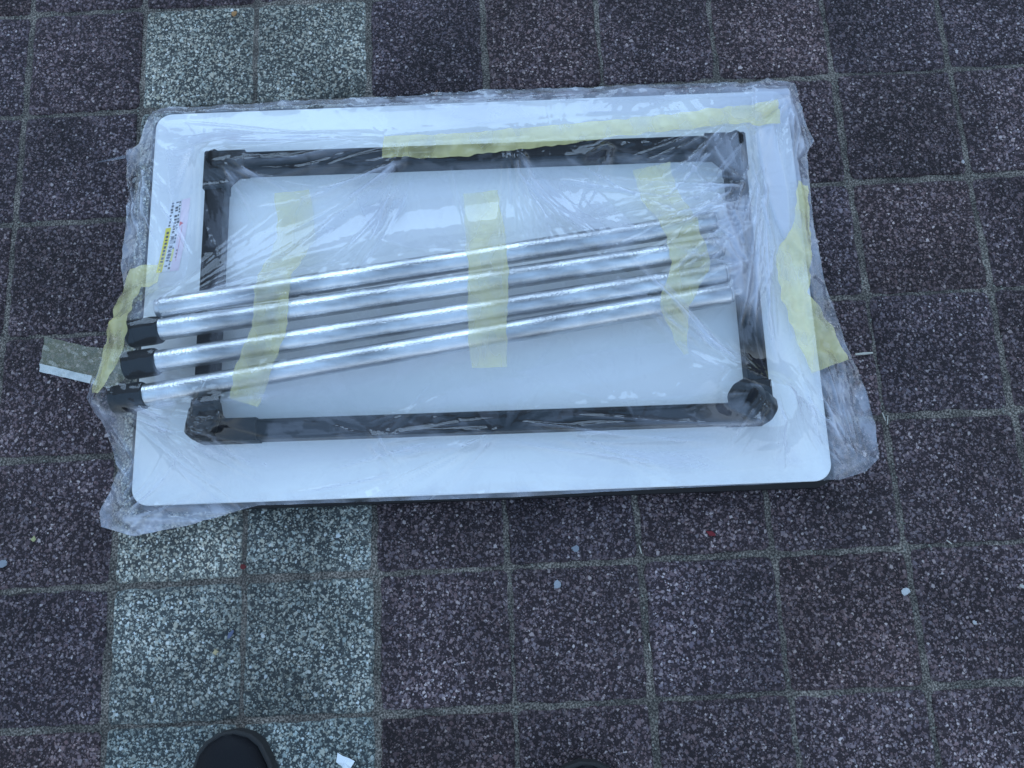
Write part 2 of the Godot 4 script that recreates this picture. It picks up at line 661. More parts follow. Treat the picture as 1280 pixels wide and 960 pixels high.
func paver_mesh(v: int, seg: int) -> ArrayMesh:
	var g := RandomNumberGenerator.new()
	g.seed = 900 + v
	var half := (PITCH - 0.0044) / 2
	var line := []
	for q in 4:
		var u := Vector2([1.0, 0.0, -1.0, 0.0][q], [0.0, 1.0, 0.0, -1.0][q])
		var s := Vector2(-u.y, u.x)
		for k in seg:
			var e: float = -half + 2 * half * (k + 0.04) / (seg - 0.92 + 0.0) if seg > 2 else -half + half * k
			var end := k == 0 or k == seg - 1
			e = clampf(e, -half + 0.0042, half - 0.0042)
			line.append(u * (half - 0.0010 if end else half + g.randf_range(-0.0017, 0.0009)) + s * e)
	var rings := []
	for l in [[-0.014, -0.0002], [-0.0034, 0.0002], [-0.0012, 0.0014], [-0.0003, 0.0034], [0.0, 0.0065]]:
		var ring := []
		for p in line:
			var d: Vector2 = p
			ring.append(Vector3(d.x - signf(d.x) * l[1] * clampf(absf(d.x) / half * 3 - 2, 0, 1), l[0] + g.randf_range(-1, 1) * (0.0005 if l[1] > 0.001 and l[1] < 0.006 else 0.0), d.y - signf(d.y) * l[1] * clampf(absf(d.y) / half * 3 - 2, 0, 1)))
		rings.append(ring)
	var st := SurfaceTool.new()
	st.begin(Mesh.PRIMITIVE_TRIANGLES)
	st.set_smooth_group(0)
	var n := line.size()
	for r in rings.size() - 1:
		for k in n:
			for p in [rings[r][k], rings[r][(k + 1) % n], rings[r + 1][(k + 1) % n], rings[r][k], rings[r + 1][(k + 1) % n], rings[r + 1][k]]:
				st.add_vertex(p)
	for k in n:
		for p in [Vector3.ZERO, rings[-1][k], rings[-1][(k + 1) % n]]:
			st.add_vertex(p)
	st.generate_normals()
	return st.commit()

# ---------------------------------------------------------------- table
var frame_blocks := []
func table() -> void:
	var t := thing("low_table", "upside-down low table with white underside, black edge and black metal frame, wrapped in clear film", "table", Vector3(BOARD_MID.x, 0, BOARD_MID.y))
	var back := Transform3D(Basis(), -Vector3(BOARD_MID.x, 0, BOARD_MID.y))
	var turn := Transform3D(Basis(Vector3.UP, -BOARD_TURN), Vector3.ZERO)
	var white := mat(Color(0.80, 0.80, 0.79), 0.42)
	var black := mat(Color(0.007, 0.007, 0.009), 0.40, 0.0, 0.3)
	var rail := mat(Color(0.004, 0.004, 0.006), 0.42, 0.0, 0.22)
	obj("underside_panel", slab(rounded(BOARD_SIZE.x, BOARD_SIZE.y, 0.020, 10), [[0.012, 0.0], [BOARD_TOP - 0.0008, 0.0], [BOARD_TOP, 0.0008]], turn), white, t)
	obj("edge_band", slab(rounded(BOARD_SIZE.x + 0.013, BOARD_SIZE.y + 0.013, 0.026, 10), [[0.002, 0.004], [0.006, 0.0], [0.0175, 0.0], [0.0225, 0.0062]], turn), black, t)
	# frame rails and corner blocks
	var tl := Vector2(-0.3409, -0.2097)
	var tr := Vector2(0.3088, -0.1946)
	var br := Vector2(0.3037, 0.1547)
	var bl := Vector2(-0.3487, 0.1483)
	var ux := ((tr - tl) + (br - bl)).normalized()
	var uz := ux.orthogonal() * -1.0
	if uz.y < 0:
		uz = -uz
	var w := 0.0235
	var c0 := (tl + tr + br + bl) / 4
	var sx := (((tr - tl) + (br - bl)) / 2).length()
	var sz := (((bl - tl) + (br - tr)) / 2).length()
	var at := func(u: float, v: float) -> Vector2: return c0 + ux * u * (sx / 2 - w / 2) + uz * v * (sz / 2 - w / 2)
	var off := Vector2(BOARD_MID.x, BOARD_MID.y)
	var ends := [[at.call(-1, -1), at.call(1, -1)], [at.call(-1, 1), at.call(1, 1)], [at.call(-1, -1), at.call(-1, 1)], [at.call(1, -1), at.call(1, 1)]]
	for k in 4:
		var a: Vector2 = ends[k][0]
		var b: Vector2 = ends[k][1]
		var d := (b - a).normalized()
		var cut := 0.030
		obj("rail", bar(a + d * cut - off, b - d * cut - off, w, BOARD_TOP + 0.0004, RAIL_TOP, 0.004), rail, t)
		frame_blocks.append([a, b, w / 2, RAIL_TOP])
	for u in [-1, 1]:
		for v in [-1, 1]:
			var c: Vector2 = at.call(u, v)
			# corner bracket: a chamfered L-shaped plastic block with a round leg socket
			var pr := PackedVector2Array()
			var hw := w / 2 + 0.0012
			var ch := 0.009 if v > 0 else 0.002
			var long := 0.062 if v > 0 and u < 0 else 0.036
			for p in [Vector2(hw - ch, hw), Vector2(-long, hw), Vector2(-long, -hw), Vector2(-0.024, -hw), Vector2(-hw, -0.024), Vector2(-hw, -0.036), Vector2(hw, -0.036), Vector2(hw, hw - ch)]:
				pr.append(Vector2(p.x * u, p.y * v))
			if u * v < 0:
				pr.reverse()
			# outward orientation for slab: counter-clockwise in plan as rounded() makes it
			var turned := PackedVector2Array()
			for p in pr:
				turned.append(ux * p.x + uz * p.y + c - off)
			if Geometry2D.is_polygon_clockwise(turned) != Geometry2D.is_polygon_clockwise(rounded(1, 1, 0.1)):
				turned.reverse()
			var blk := obj("corner_bracket", slab(turned, [[BOARD_TOP + 0.0004, 0.0], [RAIL_TOP + 0.0006, 0.0], [RAIL_TOP + 0.0022, 0.0016]]), black, t)
			var s3 := Vector3(c.x - off.x, 0, c.y - off.y)
			var top := RAIL_TOP + ((0.026 if u > 0 else 0.022) if v > 0 else 0.004)
			var rs := (0.0195 if u > 0 else 0.0175) if v > 0 else 0.0125
			var lean := Vector3(-0.004 * u, 0, 0)
			if u > 0 and v > 0:
				lean = Vector3(-0.030, 0, -0.018)
			elif v > 0:
				lean = Vector3(0.012, 0, -0.016)
			var a3 := s3 + Vector3(0, RAIL_TOP + 0.001, 0)
			var b3 := s3 + lean + Vector3(0, top, 0)
			var ln := (b3 - a3).length()
			obj("leg_socket", rod(a3, b3, [[0, 0.0001], [0, rs], [ln * 0.35, rs], [ln * 0.40, rs * 0.90], [ln * 0.52, rs * 0.90], [ln * 0.56, rs], [ln * 0.86, rs], [ln * 0.96, rs * 0.92], [ln, rs * 0.80], [ln, rs * 0.42], [ln * 0.88, rs * 0.38], [ln * 0.88, 0.0001]], 32, 0.0006), black, blk)
			frame_blocks.append([c, c + Vector2(lean.x, lean.z), rs + 0.003, top + (0.007 if v > 0 else 0.001)])
	sticker(t, off)

func sticker(t: Node3D, off: Vector2) -> void:
	# price label and two other labels stuck on the underside, printed too small to read
	var W := 96
	var H := 256
	var im := Image.create(W, H, false, Image.FORMAT_RGB8)
	im.fill(Color(0.92, 0.92, 0.93))
	var g := RandomNumberGenerator.new()
	g.seed = 12
	# pink label on the upper right half, red corner mark, thin red frame line
	im.fill_rect(Rect2i(58, 0, 38, H), Color(0.93, 0.84, 0.89))
	im.fill_rect(Rect2i(56, 0, 1, 86), Color(0.2, 0.2, 0.25))
	for k in 16:
		im.fill_rect(Rect2i(60 + k, 80 + k / 2, 2, 16 - k), Color(0.85, 0.08, 0.12))
	im.fill_rect(Rect2i(72, 96, 2, 124), Color(0.78, 0.30, 0.38))
	# lines of small print, running along the label
	for row in [[10, 9], [30, 12], [46, 7]]:
		var y := 4
		while y < H - 14:
			var l := g.randi_range(5, 9)
			if g.randf() < 0.85 and not (row[0] == 10 and y > 88):
				im.fill_rect(Rect2i(row[0] + g.randi_range(0, 2), y, row[1] + g.randi_range(-2, 2), l), Color(0.06, 0.06, 0.10))
			y += l + g.randi_range(3, 6)
	# barcode bars
	for k in 34:
		if g.randf() < 0.6:
			im.fill_rect(Rect2i(28, 120 + k * 3, 18, g.randi_range(1, 2)), Color(0.1, 0.1, 0.14))
	for k in 3:
		im.fill_rect(Rect2i(66, 180 + k * 12, 6, 6), Color(0.15, 0.15, 0.2))
	im.fill_rect(Rect2i(48, 176, 9, 44), Color(0.92, 0.88, 0.35))
	# yellow strip with dark characters
	im.fill_rect(Rect2i(0, 96, 24, H - 96), Color(0.93, 0.84, 0.06))
	var yy := 110
	while yy < H - 8:
		var l2 := g.randi_range(6, 9)
		im.fill_rect(Rect2i(7, yy, 11, l2), Color(0.16, 0.14, 0.04))
		yy += l2 + g.randi_range(4, 6)
	var m := StandardMaterial3D.new()
	m.albedo_texture = ImageTexture.create_from_image(im)
	m.roughness = 0.5
	var q := [Vector2(-0.3928, -0.1555), Vector2(-0.3675, -0.1605), Vector2(-0.3784, -0.0665), Vector2(-0.4053, -0.0649)]
	var y := BOARD_TOP + 0.0004
	var st := SurfaceTool.new()
	st.begin(Mesh.PRIMITIVE_TRIANGLES)
	var n := 10
	for j in n:
		for i in 2:
			for c in [[0, 0], [1, 0], [1, 1], [0, 0], [1, 1], [0, 1]]:
				var u: float = (i + c[0]) / 2.0
				var v := float(j + c[1]) / n
				var p: Vector2 = q[0].lerp(q[1], u).lerp(q[3].lerp(q[2], u), v)
				p.x += 0.0016 * sin(PI * v)
				st.set_uv(Vector2(u, v))
				st.set_normal(Vector3.UP)
				st.add_vertex(Vector3(p.x - off.x, y, p.y - off.y))
	var o := obj("sticker", st.commit(), m, t)
	o.set_meta("label", "white, pink and yellow printed label with barcode and red triangle")

# ---------------------------------------------------------------- legs
func tubes() -> void:
	var chrome := mat(Color(0.74, 0.74, 0.75), 0.30, 0.93)
	chrome.heightmap_enabled = true
	chrome.heightmap_texture = noise_tex(256, 0.11, 31, 0.0, 1.0, false, FastNoiseLite.TYPE_CELLULAR)
	chrome.heightmap_scale = 0.035
	chrome.detail_enabled = true
	chrome.detail_albedo = noise_tex(256, 0.012, 33, 0.55, 1.2)
	chrome.detail_blend_mode = BaseMaterial3D.BLEND_MODE_MUL
	chrome.detail_uv_layer = BaseMaterial3D.DETAIL_UV_2
	chrome.uv2_triplanar = true
	chrome.uv2_scale = Vector3(3.0, 14.0, 14.0)
	chrome.uv1_triplanar = true
	chrome.uv1_scale = Vector3.ONE / 0.06
	var rubber := mat(Color(0.004, 0.004, 0.005), 0.45, 0.0, 0.2)
	var steel := mat(Color(0.55, 0.55, 0.56), 0.35, 0.9)
	legs_at = [
		[Vector3(-0.3802, 0.0640, -0.0069), Vector3(0.2571, 0.0635, -0.0783)],
		[Vector3(-0.4170, 0.0640, 0.0225), Vector3(0.2603, 0.0635, -0.0464)],
		[Vector3(-0.4186, 0.0640, 0.0598), Vector3(0.2624, 0.0635, -0.0141)],
		[Vector3(-0.4307, 0.0640, 0.0987), Vector3(0.2653, 0.0635, 0.0101)]]
	var said := ["uppermost of the four silver table legs in the film, without a black foot", "silver table leg with a black foot, next below the one without a foot",
		"silver table leg with a black foot, between two others with black feet", "lowest silver table leg, its black foot sticking out farthest past the table edge"]
	for k in 4:
		var a: Vector3 = legs_at[k][0]
		var b: Vector3 = legs_at[k][1]
		var t := thing("table_leg", said[k], "table leg", a, "four loose legs of the table")
		var d := (b - a)
		var ln := d.length()
		var ax := d / ln
		var from := 0.0 if k == 0 else 0.036
		obj("tube", rod(ax * from, d, [[0, 0.0001], [0, TUBE - 0.001], [0.001, TUBE], [0.03, TUBE], [(ln - from) * 0.5, TUBE], [ln - from - 0.03, TUBE], [ln - from - 0.001, TUBE], [ln - from, TUBE - 0.001], [ln - from, 0.0001]], 48), chrome, t)
		if k > 0:
			obj("foot", rod(Vector3.ZERO, ax * 0.038, [[0, 0.0001], [0, 0.0105], [0.0015, 0.0148], [0.004, 0.0160], [0.009, 0.0160], [0.0095, 0.0150], [0.011, 0.0150], [0.0115, 0.0160], [0.030, 0.0160], [0.0355, 0.0154], [0.0375, 0.0142], [0.038, 0.0125]], 40), rubber, t)
		else:
			obj("plug", rod(-ax * 0.006, Vector3.ZERO, [[0, 0.0001], [0, 0.009], [0.001, 0.0108], [0.006, 0.0108]], 32), steel, t)
		obj("threaded_stud", rod(d, d + ax * 0.016, [[0, 0.0001], [0, 0.0105], [0.004, 0.0105], [0.0042, 0.0045], [0.008, 0.0038], [0.011, 0.0045], [0.014, 0.0038], [0.016, 0.0001]], 20), steel, t)

# ---------------------------------------------------------------- wrap and tape
func wrap_film() -> void:
	var o := obstacle(frame_blocks)
	lie = drape(o)
	fold.resize(FX * FZ)
	milk_and_sheen.resize(FX * FZ)
	taut.resize(FX * FZ)
	var cells := FastNoiseLite.new()
	cells.seed = 3
	cells.noise_type = FastNoiseLite.TYPE_CELLULAR
	cells.cellular_return_type = FastNoiseLite.RETURN_DISTANCE2_SUB
	cells.frequency = 26.0
	cells.domain_warp_enabled = true
	cells.domain_warp_amplitude = 0.02
	cells.domain_warp_frequency = 14.0
	var shard := FastNoiseLite.new()
	shard.seed = 14
	shard.noise_type = FastNoiseLite.TYPE_CELLULAR
	shard.cellular_return_type = FastNoiseLite.RETURN_CELL_VALUE
	shard.frequency = 38.0
	shard.domain_warp_enabled = true
	shard.domain_warp_amplitude = 0.012
	shard.domain_warp_frequency = 11.0
	var streak := FastNoiseLite.new()
	streak.seed = 40
	streak.frequency = 34.0
	streak.fractal_octaves = 1
	streak.domain_warp_enabled = true
	streak.domain_warp_amplitude = 0.012
	streak.domain_warp_frequency = 16.0
	var gathers: Array = [Vector2(-0.0970, -0.1887), Vector2(0.0771, -0.1948), Vector2(0.3014, -0.1279), Vector2(0.2924, 0.1139), Vector2(0.0025, 0.1582), Vector2(-0.3008, 0.1381), Vector2(-0.4041, 0.0400), Vector2(-0.3481, -0.1921), Vector2(-0.1398, 0.1464), Vector2(0.1539, 0.1569), Vector2(0.2872, -0.0002), Vector2(0.3794, 0.1998), Vector2(-0.4210, 0.2295)]
	var slow := FastNoiseLite.new()
	slow.seed = 8
	slow.frequency = 7.0
	var outline := PackedVector2Array([Vector2(-0.4242, -0.2869), Vector2(-0.4405, -0.2426), Vector2(-0.4586, -0.2381), Vector2(-0.4544, -0.1969), Vector2(-0.4484, -0.1801), Vector2(-0.4523, -0.1211), Vector2(-0.4552, -0.0834), Vector2(-0.4452, -0.0435), Vector2(-0.4402, -0.0045), Vector2(-0.4532, 0.0398), Vector2(-0.4630, 0.0688), Vector2(-0.4772, 0.0856), Vector2(-0.4591, 0.1029), Vector2(-0.4459, 0.1180), Vector2(-0.4365, 0.1704), Vector2(-0.4484, 0.1902), Vector2(-0.4636, 0.2151), Vector2(-0.4616, 0.2325), Vector2(-0.4215, 0.2454), Vector2(-0.3595, 0.2376), Vector2(-0.3140, 0.2272), Vector2(-0.2755, 0.2191), Vector2(-0.1394, 0.2214), Vector2(0.0076, 0.2242), Vector2(0.1546, 0.2233), Vector2(0.3015, 0.2243), Vector2(0.3770, 0.2227), Vector2(0.4113, 0.2143), Vector2(0.4300, 0.1995), Vector2(0.4323, 0.1583), Vector2(0.4269, 0.1179), Vector2(0.4193, 0.0923), Vector2(0.4115, 0.0664), Vector2(0.4012, 0.0300), Vector2(0.3895, -0.0420), Vector2(0.3889, -0.1135), Vector2(0.3938, -0.1827), Vector2(0.4049, -0.1986), Vector2(0.3980, -0.2157), Vector2(0.3951, -0.2496), Vector2(0.3900, -0.2819), Vector2(0.3568, -0.2883), Vector2(0.3444, -0.2787), Vector2(0.2998, -0.2836), Vector2(0.1562, -0.2871), Vector2(0.0123, -0.2907), Vector2(-0.1319, -0.2886), Vector2(-0.2862, -0.2859)])
	var bi := Transform2D(BOARD_TURN, BOARD_MID).affine_inverse()
	for j in FZ:
		for i in FX:
			var p := Vector2(X0 + i * FINE, Z0 + j * FINE)
			var q := (bi * p).abs()
			var out := clampf((maxf(q.x - BOARD_SIZE.x / 2, q.y - BOARD_SIZE.y / 2) + 0.012) / 0.02, 0, 1)
			var k := j * FX + i
			var c := cells.get_noise_2d(p.x, p.y * 1.0)
			fold[k] = (0.0009 + 0.009 * out) * (c + 0.9) * 0.55 + 0.0020 * slow.get_noise_2d(p.x, p.y) * (1.0 - out) + 0.007 * out * maxf(0.0, slow.get_noise_2d(p.x * 1.7 - 2.0, p.y * 1.7) + 0.25)
			var rail := 9.0
			for b in frame_blocks:
				rail = minf(rail, p.distance_to(Geometry2D.get_closest_point_to_segment(p, b[0], b[1])) - b[2])
			var near := clampf(1.0 - (rail - 0.001) / 0.005, 0, 1)
			taut[k] = near if p.x < 0.27 else near * 0.4
			# tension lines run towards the nearest place where the film is gathered
			var best := 0
			for g in gathers.size():
				var pj := p + Vector2(slow.get_noise_2d(p.x * 5.0, p.y * 5.0), slow.get_noise_2d(p.x * 5.0 + 9.0, p.y * 5.0)) * 0.05
				if pj.distance_squared_to(gathers[g]) < pj.distance_squared_to(gathers[best]):
					best = g
			var d: Vector2 = p - gathers[best]
			var th := d.angle()
			var r := d.length()
			var run := pow(clampf(1.0 - absf(streak.get_noise_2d(th * 0.075 + best * 3.0, r * 0.16)) * 3.6, 0, 1), 2.5)
			var sheet := shard.get_noise_2d(th * 0.10 + best * 5.0, r * 0.36)
			var amp := clampf(r / 0.03, 0, 1)
			run *= (0.25 + 0.75 * near) * smoothstep(-0.15, 0.25, slow.get_noise_2d(p.x * 2.2 + 6.0, p.y * 2.2))
			fold[k] += 0.0017 * run * amp
			milk_and_sheen[k] = 0.055 * (1.0 - near) * (1.0 - out) + amp * run * run * (0.03 + 0.05 * near) + smoothstep(0.12, 0.16, sheet) * amp * (0.05 + 0.20 * near * (0.2 + sheet)) + out * (0.24 + 0.30 * slow.get_noise_2d(p.x * 2.0 + 3.0, p.y * 2.0) + 0.20 * (shard.get_noise_2d(p.x, p.y) + 0.1))  # random haze per cell stands in for reflections off tilted crumple facets

	# fans of tension folds, from where the film is gathered: [where, towards, spread, how many, nearest, farthest]
	for f in [[Vector2(-0.0951, -0.1875), 2.35, 1.3, 17, 0.04, 0.24], [Vector2(0.0285, -0.1891), 1.25, 0.8, 16, 0.05, 0.24], [Vector2(0.3046, -0.1252), 2.85, 1.2, 26, 0.05, 0.24], [Vector2(0.2711, 0.1035), -2.35, 0.5, 14, 0.08, 0.26],
			[Vector2(0.3014, 0.1143), 0.95, 1.0, 20, 0.05, 0.15], [Vector2(-0.1288, -0.2153), 3.1, 0.35, 14, 0.10, 0.28], [Vector2(-0.4095, 0.1124), 0.45, 1.1, 16, 0.05, 0.22], [Vector2(-0.0062, 0.1532), 2.8, 0.7, 14, 0.06, 0.26],
			[Vector2(0.0649, 0.1569), 0.25, 0.6, 10, 0.06, 0.22], [Vector2(-0.3832, 0.0060), -0.5, 0.9, 12, 0.05, 0.25], [Vector2(-0.1398, 0.1509), 0.3, 2.2, 14, 0.02, 0.10], [Vector2(-0.3092, -0.1847), 0.4, 1.6, 18, 0.02, 0.12],
			[Vector2(-0.3328, 0.1382), 0.2, 3.0, 14, 0.02, 0.10], [Vector2(0.2873, 0.1341), 2.0, 3.4, 8, 0.02, 0.08], [Vector2(-0.4396, 0.2304), -0.2, 1.2, 16, 0.03, 0.16], [Vector2(0.3925, 0.1870), -1.9, 0.9, 14, 0.03, 0.13],
			[Vector2(0.2874, -0.0258), -2.6, 2.4, 24, 0.02, 0.11], [Vector2(0.3742, -0.2440), 2.0, 1.3, 14, 0.03, 0.14], [Vector2(-0.4344, -0.2018), 1.4, 1.2, 14, 0.02, 0.12], [Vector2(0.1436, -0.1805), 2.2, 1.6, 14, 0.02, 0.09]]:
		for k in f[3]:
			var a: float = f[1] + rng.randf_range(-0.5, 0.5) * f[2]
			var p: Vector2 = f[0] + Vector2(rng.randf_range(-1, 1), rng.randf_range(-1, 1)) * 0.012
			var l := rng.randf_range(f[4], f[5])
			crease(p, p + Vector2(cos(a), sin(a)) * l, rng.randf_range(0.0024, 0.0085), rng.randf_range(0.0010, 0.0036), pow(rng.randf(), 2.0) * 0.34, rng.randf_range(-0.06, 0.06) * l)
			if true:
				var sp := rng.randf_range(0.03, 0.14)
				wedge(p, a + rng.randf_range(-0.1, 0.1), sp, 0.022, l * rng.randf_range(0.5, 1.15), rng.randf_range(-0.10, 0.12), rng.randf_range(-0.0006, 0.0008))
	# single long folds seen in the picture
	for s in [[Vector2(-0.1053, -0.1827), Vector2(-0.2614, -0.0951)], [Vector2(-0.1013, -0.1810), Vector2(-0.1923, -0.1383)], [Vector2(0.1564, -0.0328), Vector2(0.2719, 0.1133)], [Vector2(0.1672, -0.0176), Vector2(0.2691, 0.0984)], [Vector2(0.0275, -0.1660), Vector2(0.1141, -0.0727)], [Vector2(0.0417, -0.1652), Vector2(0.1408, -0.0337)], [Vector2(0.0837, -0.1525), Vector2(0.2903, -0.0931)], [Vector2(0.0857, -0.1811), Vector2(0.2552, -0.0591)],
			[Vector2(-0.2114, 0.1868), Vector2(-0.0523, 0.1548)], [Vector2(-0.2383, 0.2079), Vector2(-0.0986, 0.1889)], [Vector2(0.0018, 0.1640), Vector2(0.2422, 0.2080)], [Vector2(-0.3899, 0.1347), Vector2(-0.2707, 0.1546)], [Vector2(0.3397, 0.0736), Vector2(0.3627, 0.2195)], [Vector2(0.2957, 0.1328), Vector2(0.3222, 0.2138)], [Vector2(0.3663, -0.0636), Vector2(0.3513, 0.0550)], [Vector2(-0.4072, -0.1579), Vector2(-0.3512, -0.0668)], [Vector2(-0.3931, -0.2653), Vector2(-0.1386, -0.2158)],
			[Vector2(-0.0483, -0.1885), Vector2(-0.0232, -0.0445)], [Vector2(0.2585, -0.1949), Vector2(0.2980, -0.1201)], [Vector2(0.2296, -0.1835), Vector2(0.2969, -0.0569)], [Vector2(-0.1382, 0.1526), Vector2(0.0125, 0.1380)], [Vector2(0.0122, 0.1433), Vector2(0.1441, 0.1681)], [Vector2(0.0660, 0.1388), Vector2(0.2950, 0.1687)]]:
		crease(s[0], s[1], rng.randf_range(0.0034, 0.006), rng.randf_range(0.002, 0.0036), rng.randf_range(0.22, 0.48), rng.randf_range(-0.003, 0.003))
	for k in 64:
		var a: Vector2 = [Vector2(0.2852, -0.1991), Vector2(0.3146, -0.1605), Vector2(0.3263, -0.0574), Vector2(0.2952, -0.0948)][k % 4] + Vector2(rng.randf_range(-1, 1), rng.randf_range(-1, 1)) * 0.022
		var dir: float = [2.5, 1.75, 1.9, 2.75][k % 4] + rng.randf_range(-0.35, 0.35)
		crease(a, a + Vector2(cos(dir), sin(dir)) * rng.randf_range(0.05, 0.17), rng.randf_range(0.0020, 0.0042), rng.randf_range(0.0008, 0.0028), rng.randf_range(0.12, 0.55))
	for k in 34:
		# the flaps past the board, creased along their own folds
		var a: Vector2 = [Vector2(0.3964, 0.1856), Vector2(-0.4475, -0.1750), Vector2(-0.4312, 0.2172), Vector2(0.3941, -0.2326), Vector2(-0.4539, 0.1422)][k % 5] + Vector2(rng.randf_range(-1, 1), rng.randf_range(-1, 1)) * Vector2(0.018, 0.035)
		var dir: float = [-1.9, 1.5, -0.5, 1.9, 1.2][k % 5] + rng.randf_range(-0.5, 0.5)
		crease(a, a + Vector2(cos(dir), sin(dir)) * rng.randf_range(0.03, 0.09), rng.randf_range(0.0022, 0.0050), rng.randf_range(0.0010, 0.0035), rng.randf_range(0.10, 0.40))
	# doubled film: bunched at the end of the tubes, folded over at the far corner and along the far edge
	layer([Vector2(0.2606, -0.1952), Vector2(0.3050, -0.2033), Vector2(0.3335, -0.1179), Vector2(0.3388, -0.0072), Vector2(0.3170, 0.0966), Vector2(0.2898, 0.0576), Vector2(0.2622, 0.0178), Vector2(0.2518, -0.0614), Vector2(0.2869, -0.1256)], 0.26, 0.002, 0.02)
	layer([Vector2(0.2497, -0.0976), Vector2(0.3036, -0.1171), Vector2(0.3147, -0.0262), Vector2(0.2995, 0.0406), Vector2(0.2616, 0.0118), Vector2(0.2597, -0.0490)], 0.22, 0.001, 0.008)
	layer([Vector2(0.2380, -0.1030), Vector2(0.2991, -0.1302), Vector2(0.3321, -0.0529), Vector2(0.3164, 0.0241), Vector2(0.2805, 0.0364), Vector2(0.2364, 0.0246)], 0.16, 0.001, 0.012)
	layer([Vector2(0.2257, -0.1922), Vector2(0.3034, -0.2005), Vector2(0.3089, -0.1219), Vector2(0.2735, -0.1445), Vector2(0.2372, -0.1621)], 0.14, 0.001, 0.006)
	layer([Vector2(0.3322, -0.2686), Vector2(0.3819, -0.2658), Vector2(0.3933, -0.1839), Vector2(0.3794, -0.1675), Vector2(0.3789, -0.1021), Vector2(0.3781, -0.0224), Vector2(0.3425, -0.0649), Vector2(0.3247, -0.1176), Vector2(0.3235, -0.1921)], 0.34, 0.003, 0.004)
	layer([Vector2(0.3138, -0.1927), Vector2(0.3518, -0.2232), Vector2(0.3597, -0.1261), Vector2(0.3530, -0.0339), Vector2(0.3513, 0.0550), Vector2(0.3362, 0.0638), Vector2(0.3342, -0.0349), Vector2(0.3308, -0.1277)], 0.26, 0.001, 0.003)
	layer([Vector2(0.2514, -0.2598), Vector2(0.3772, -0.2683), Vector2(0.3800, -0.2107), Vector2(0.3248, -0.2029), Vector2(0.2681, -0.2279)], 0.20, 0.001, 0.006)
	layer([Vector2(-0.1279, -0.2702), Vector2(0.1521, -0.2677), Vector2(0.3518, -0.2652), Vector2(0.3728, -0.2330), Vector2(0.0903, -0.2380), Vector2(-0.1287, -0.2218)], 0.16, 0.001, 0.006)
	layer([Vector2(-0.4124, -0.2708), Vector2(-0.3078, -0.2516), Vector2(-0.1288, -0.2110), Vector2(-0.3564, -0.2172), Vector2(-0.3960, -0.1050), Vector2(-0.4144, -0.1060)], 0.12, 0.001, 0.004)
	layer([Vector2(-0.4087, -0.2332), Vector2(-0.3468, -0.2242), Vector2(-0.3514, -0.0719), Vector2(-0.4043, -0.0747)], 0.06, 0.001, 0.004)
	layer([Vector2(-0.3415, -0.1944), Vector2(-0.2966, -0.1297), Vector2(-0.2657, 0.0106), Vector2(-0.3386, 0.0259)], 0.12, 0.0, 0.02)
	layer([Vector2(-0.2592, -0.1637), Vector2(-0.1252, -0.1823), Vector2(-0.0881, -0.1284), Vector2(-0.1923, -0.0536), Vector2(-0.2673, -0.0775)], 0.10, 0.0, 0.02)
	layer([Vector2(0.0278, -0.1738), Vector2(0.1048, -0.1800), Vector2(0.1717, -0.0637), Vector2(0.1400, -0.0161), Vector2(0.0973, -0.0677)], 0.14, 0.0, 0.008)
	layer([Vector2(-0.2637, 0.1228), Vector2(-0.1118, 0.1233), Vector2(-0.0594, 0.1585), Vector2(-0.1657, 0.1602), Vector2(-0.2631, 0.1570)], 0.16, 0.0, 0.006)
	layer([Vector2(0.1377, 0.1298), Vector2(0.2706, 0.1367), Vector2(0.2934, 0.1694), Vector2(0.2048, 0.1738), Vector2(0.1528, 0.1622)], 0.14, 0.0, 0.008)
	layer([Vector2(0.3489, 0.0741), Vector2(0.4009, 0.0730), Vector2(0.4189, 0.2025), Vector2(0.3673, 0.2251), Vector2(0.3665, 0.1504)], 0.12, 0.002, 0.004)
	layer([Vector2(-0.4507, 0.2178), Vector2(-0.4116, 0.2108), Vector2(-0.2677, 0.2216), Vector2(-0.3495, 0.2396), Vector2(-0.4097, 0.2472)], 0.14, 0.002, 0.003)
	layer([Vector2(-0.0486, -0.1781), Vector2(0.0281, -0.1790), Vector2(-0.0121, -0.1345)], 0.12, 0.0, 0.01)
	layer([Vector2(-0.1277, -0.2859), Vector2(0.3827, -0.2724), Vector2(0.3805, -0.2547), Vector2(0.1516, -0.2610), Vector2(-0.1280, -0.2658)], 0.16, 0.001, 0.002)
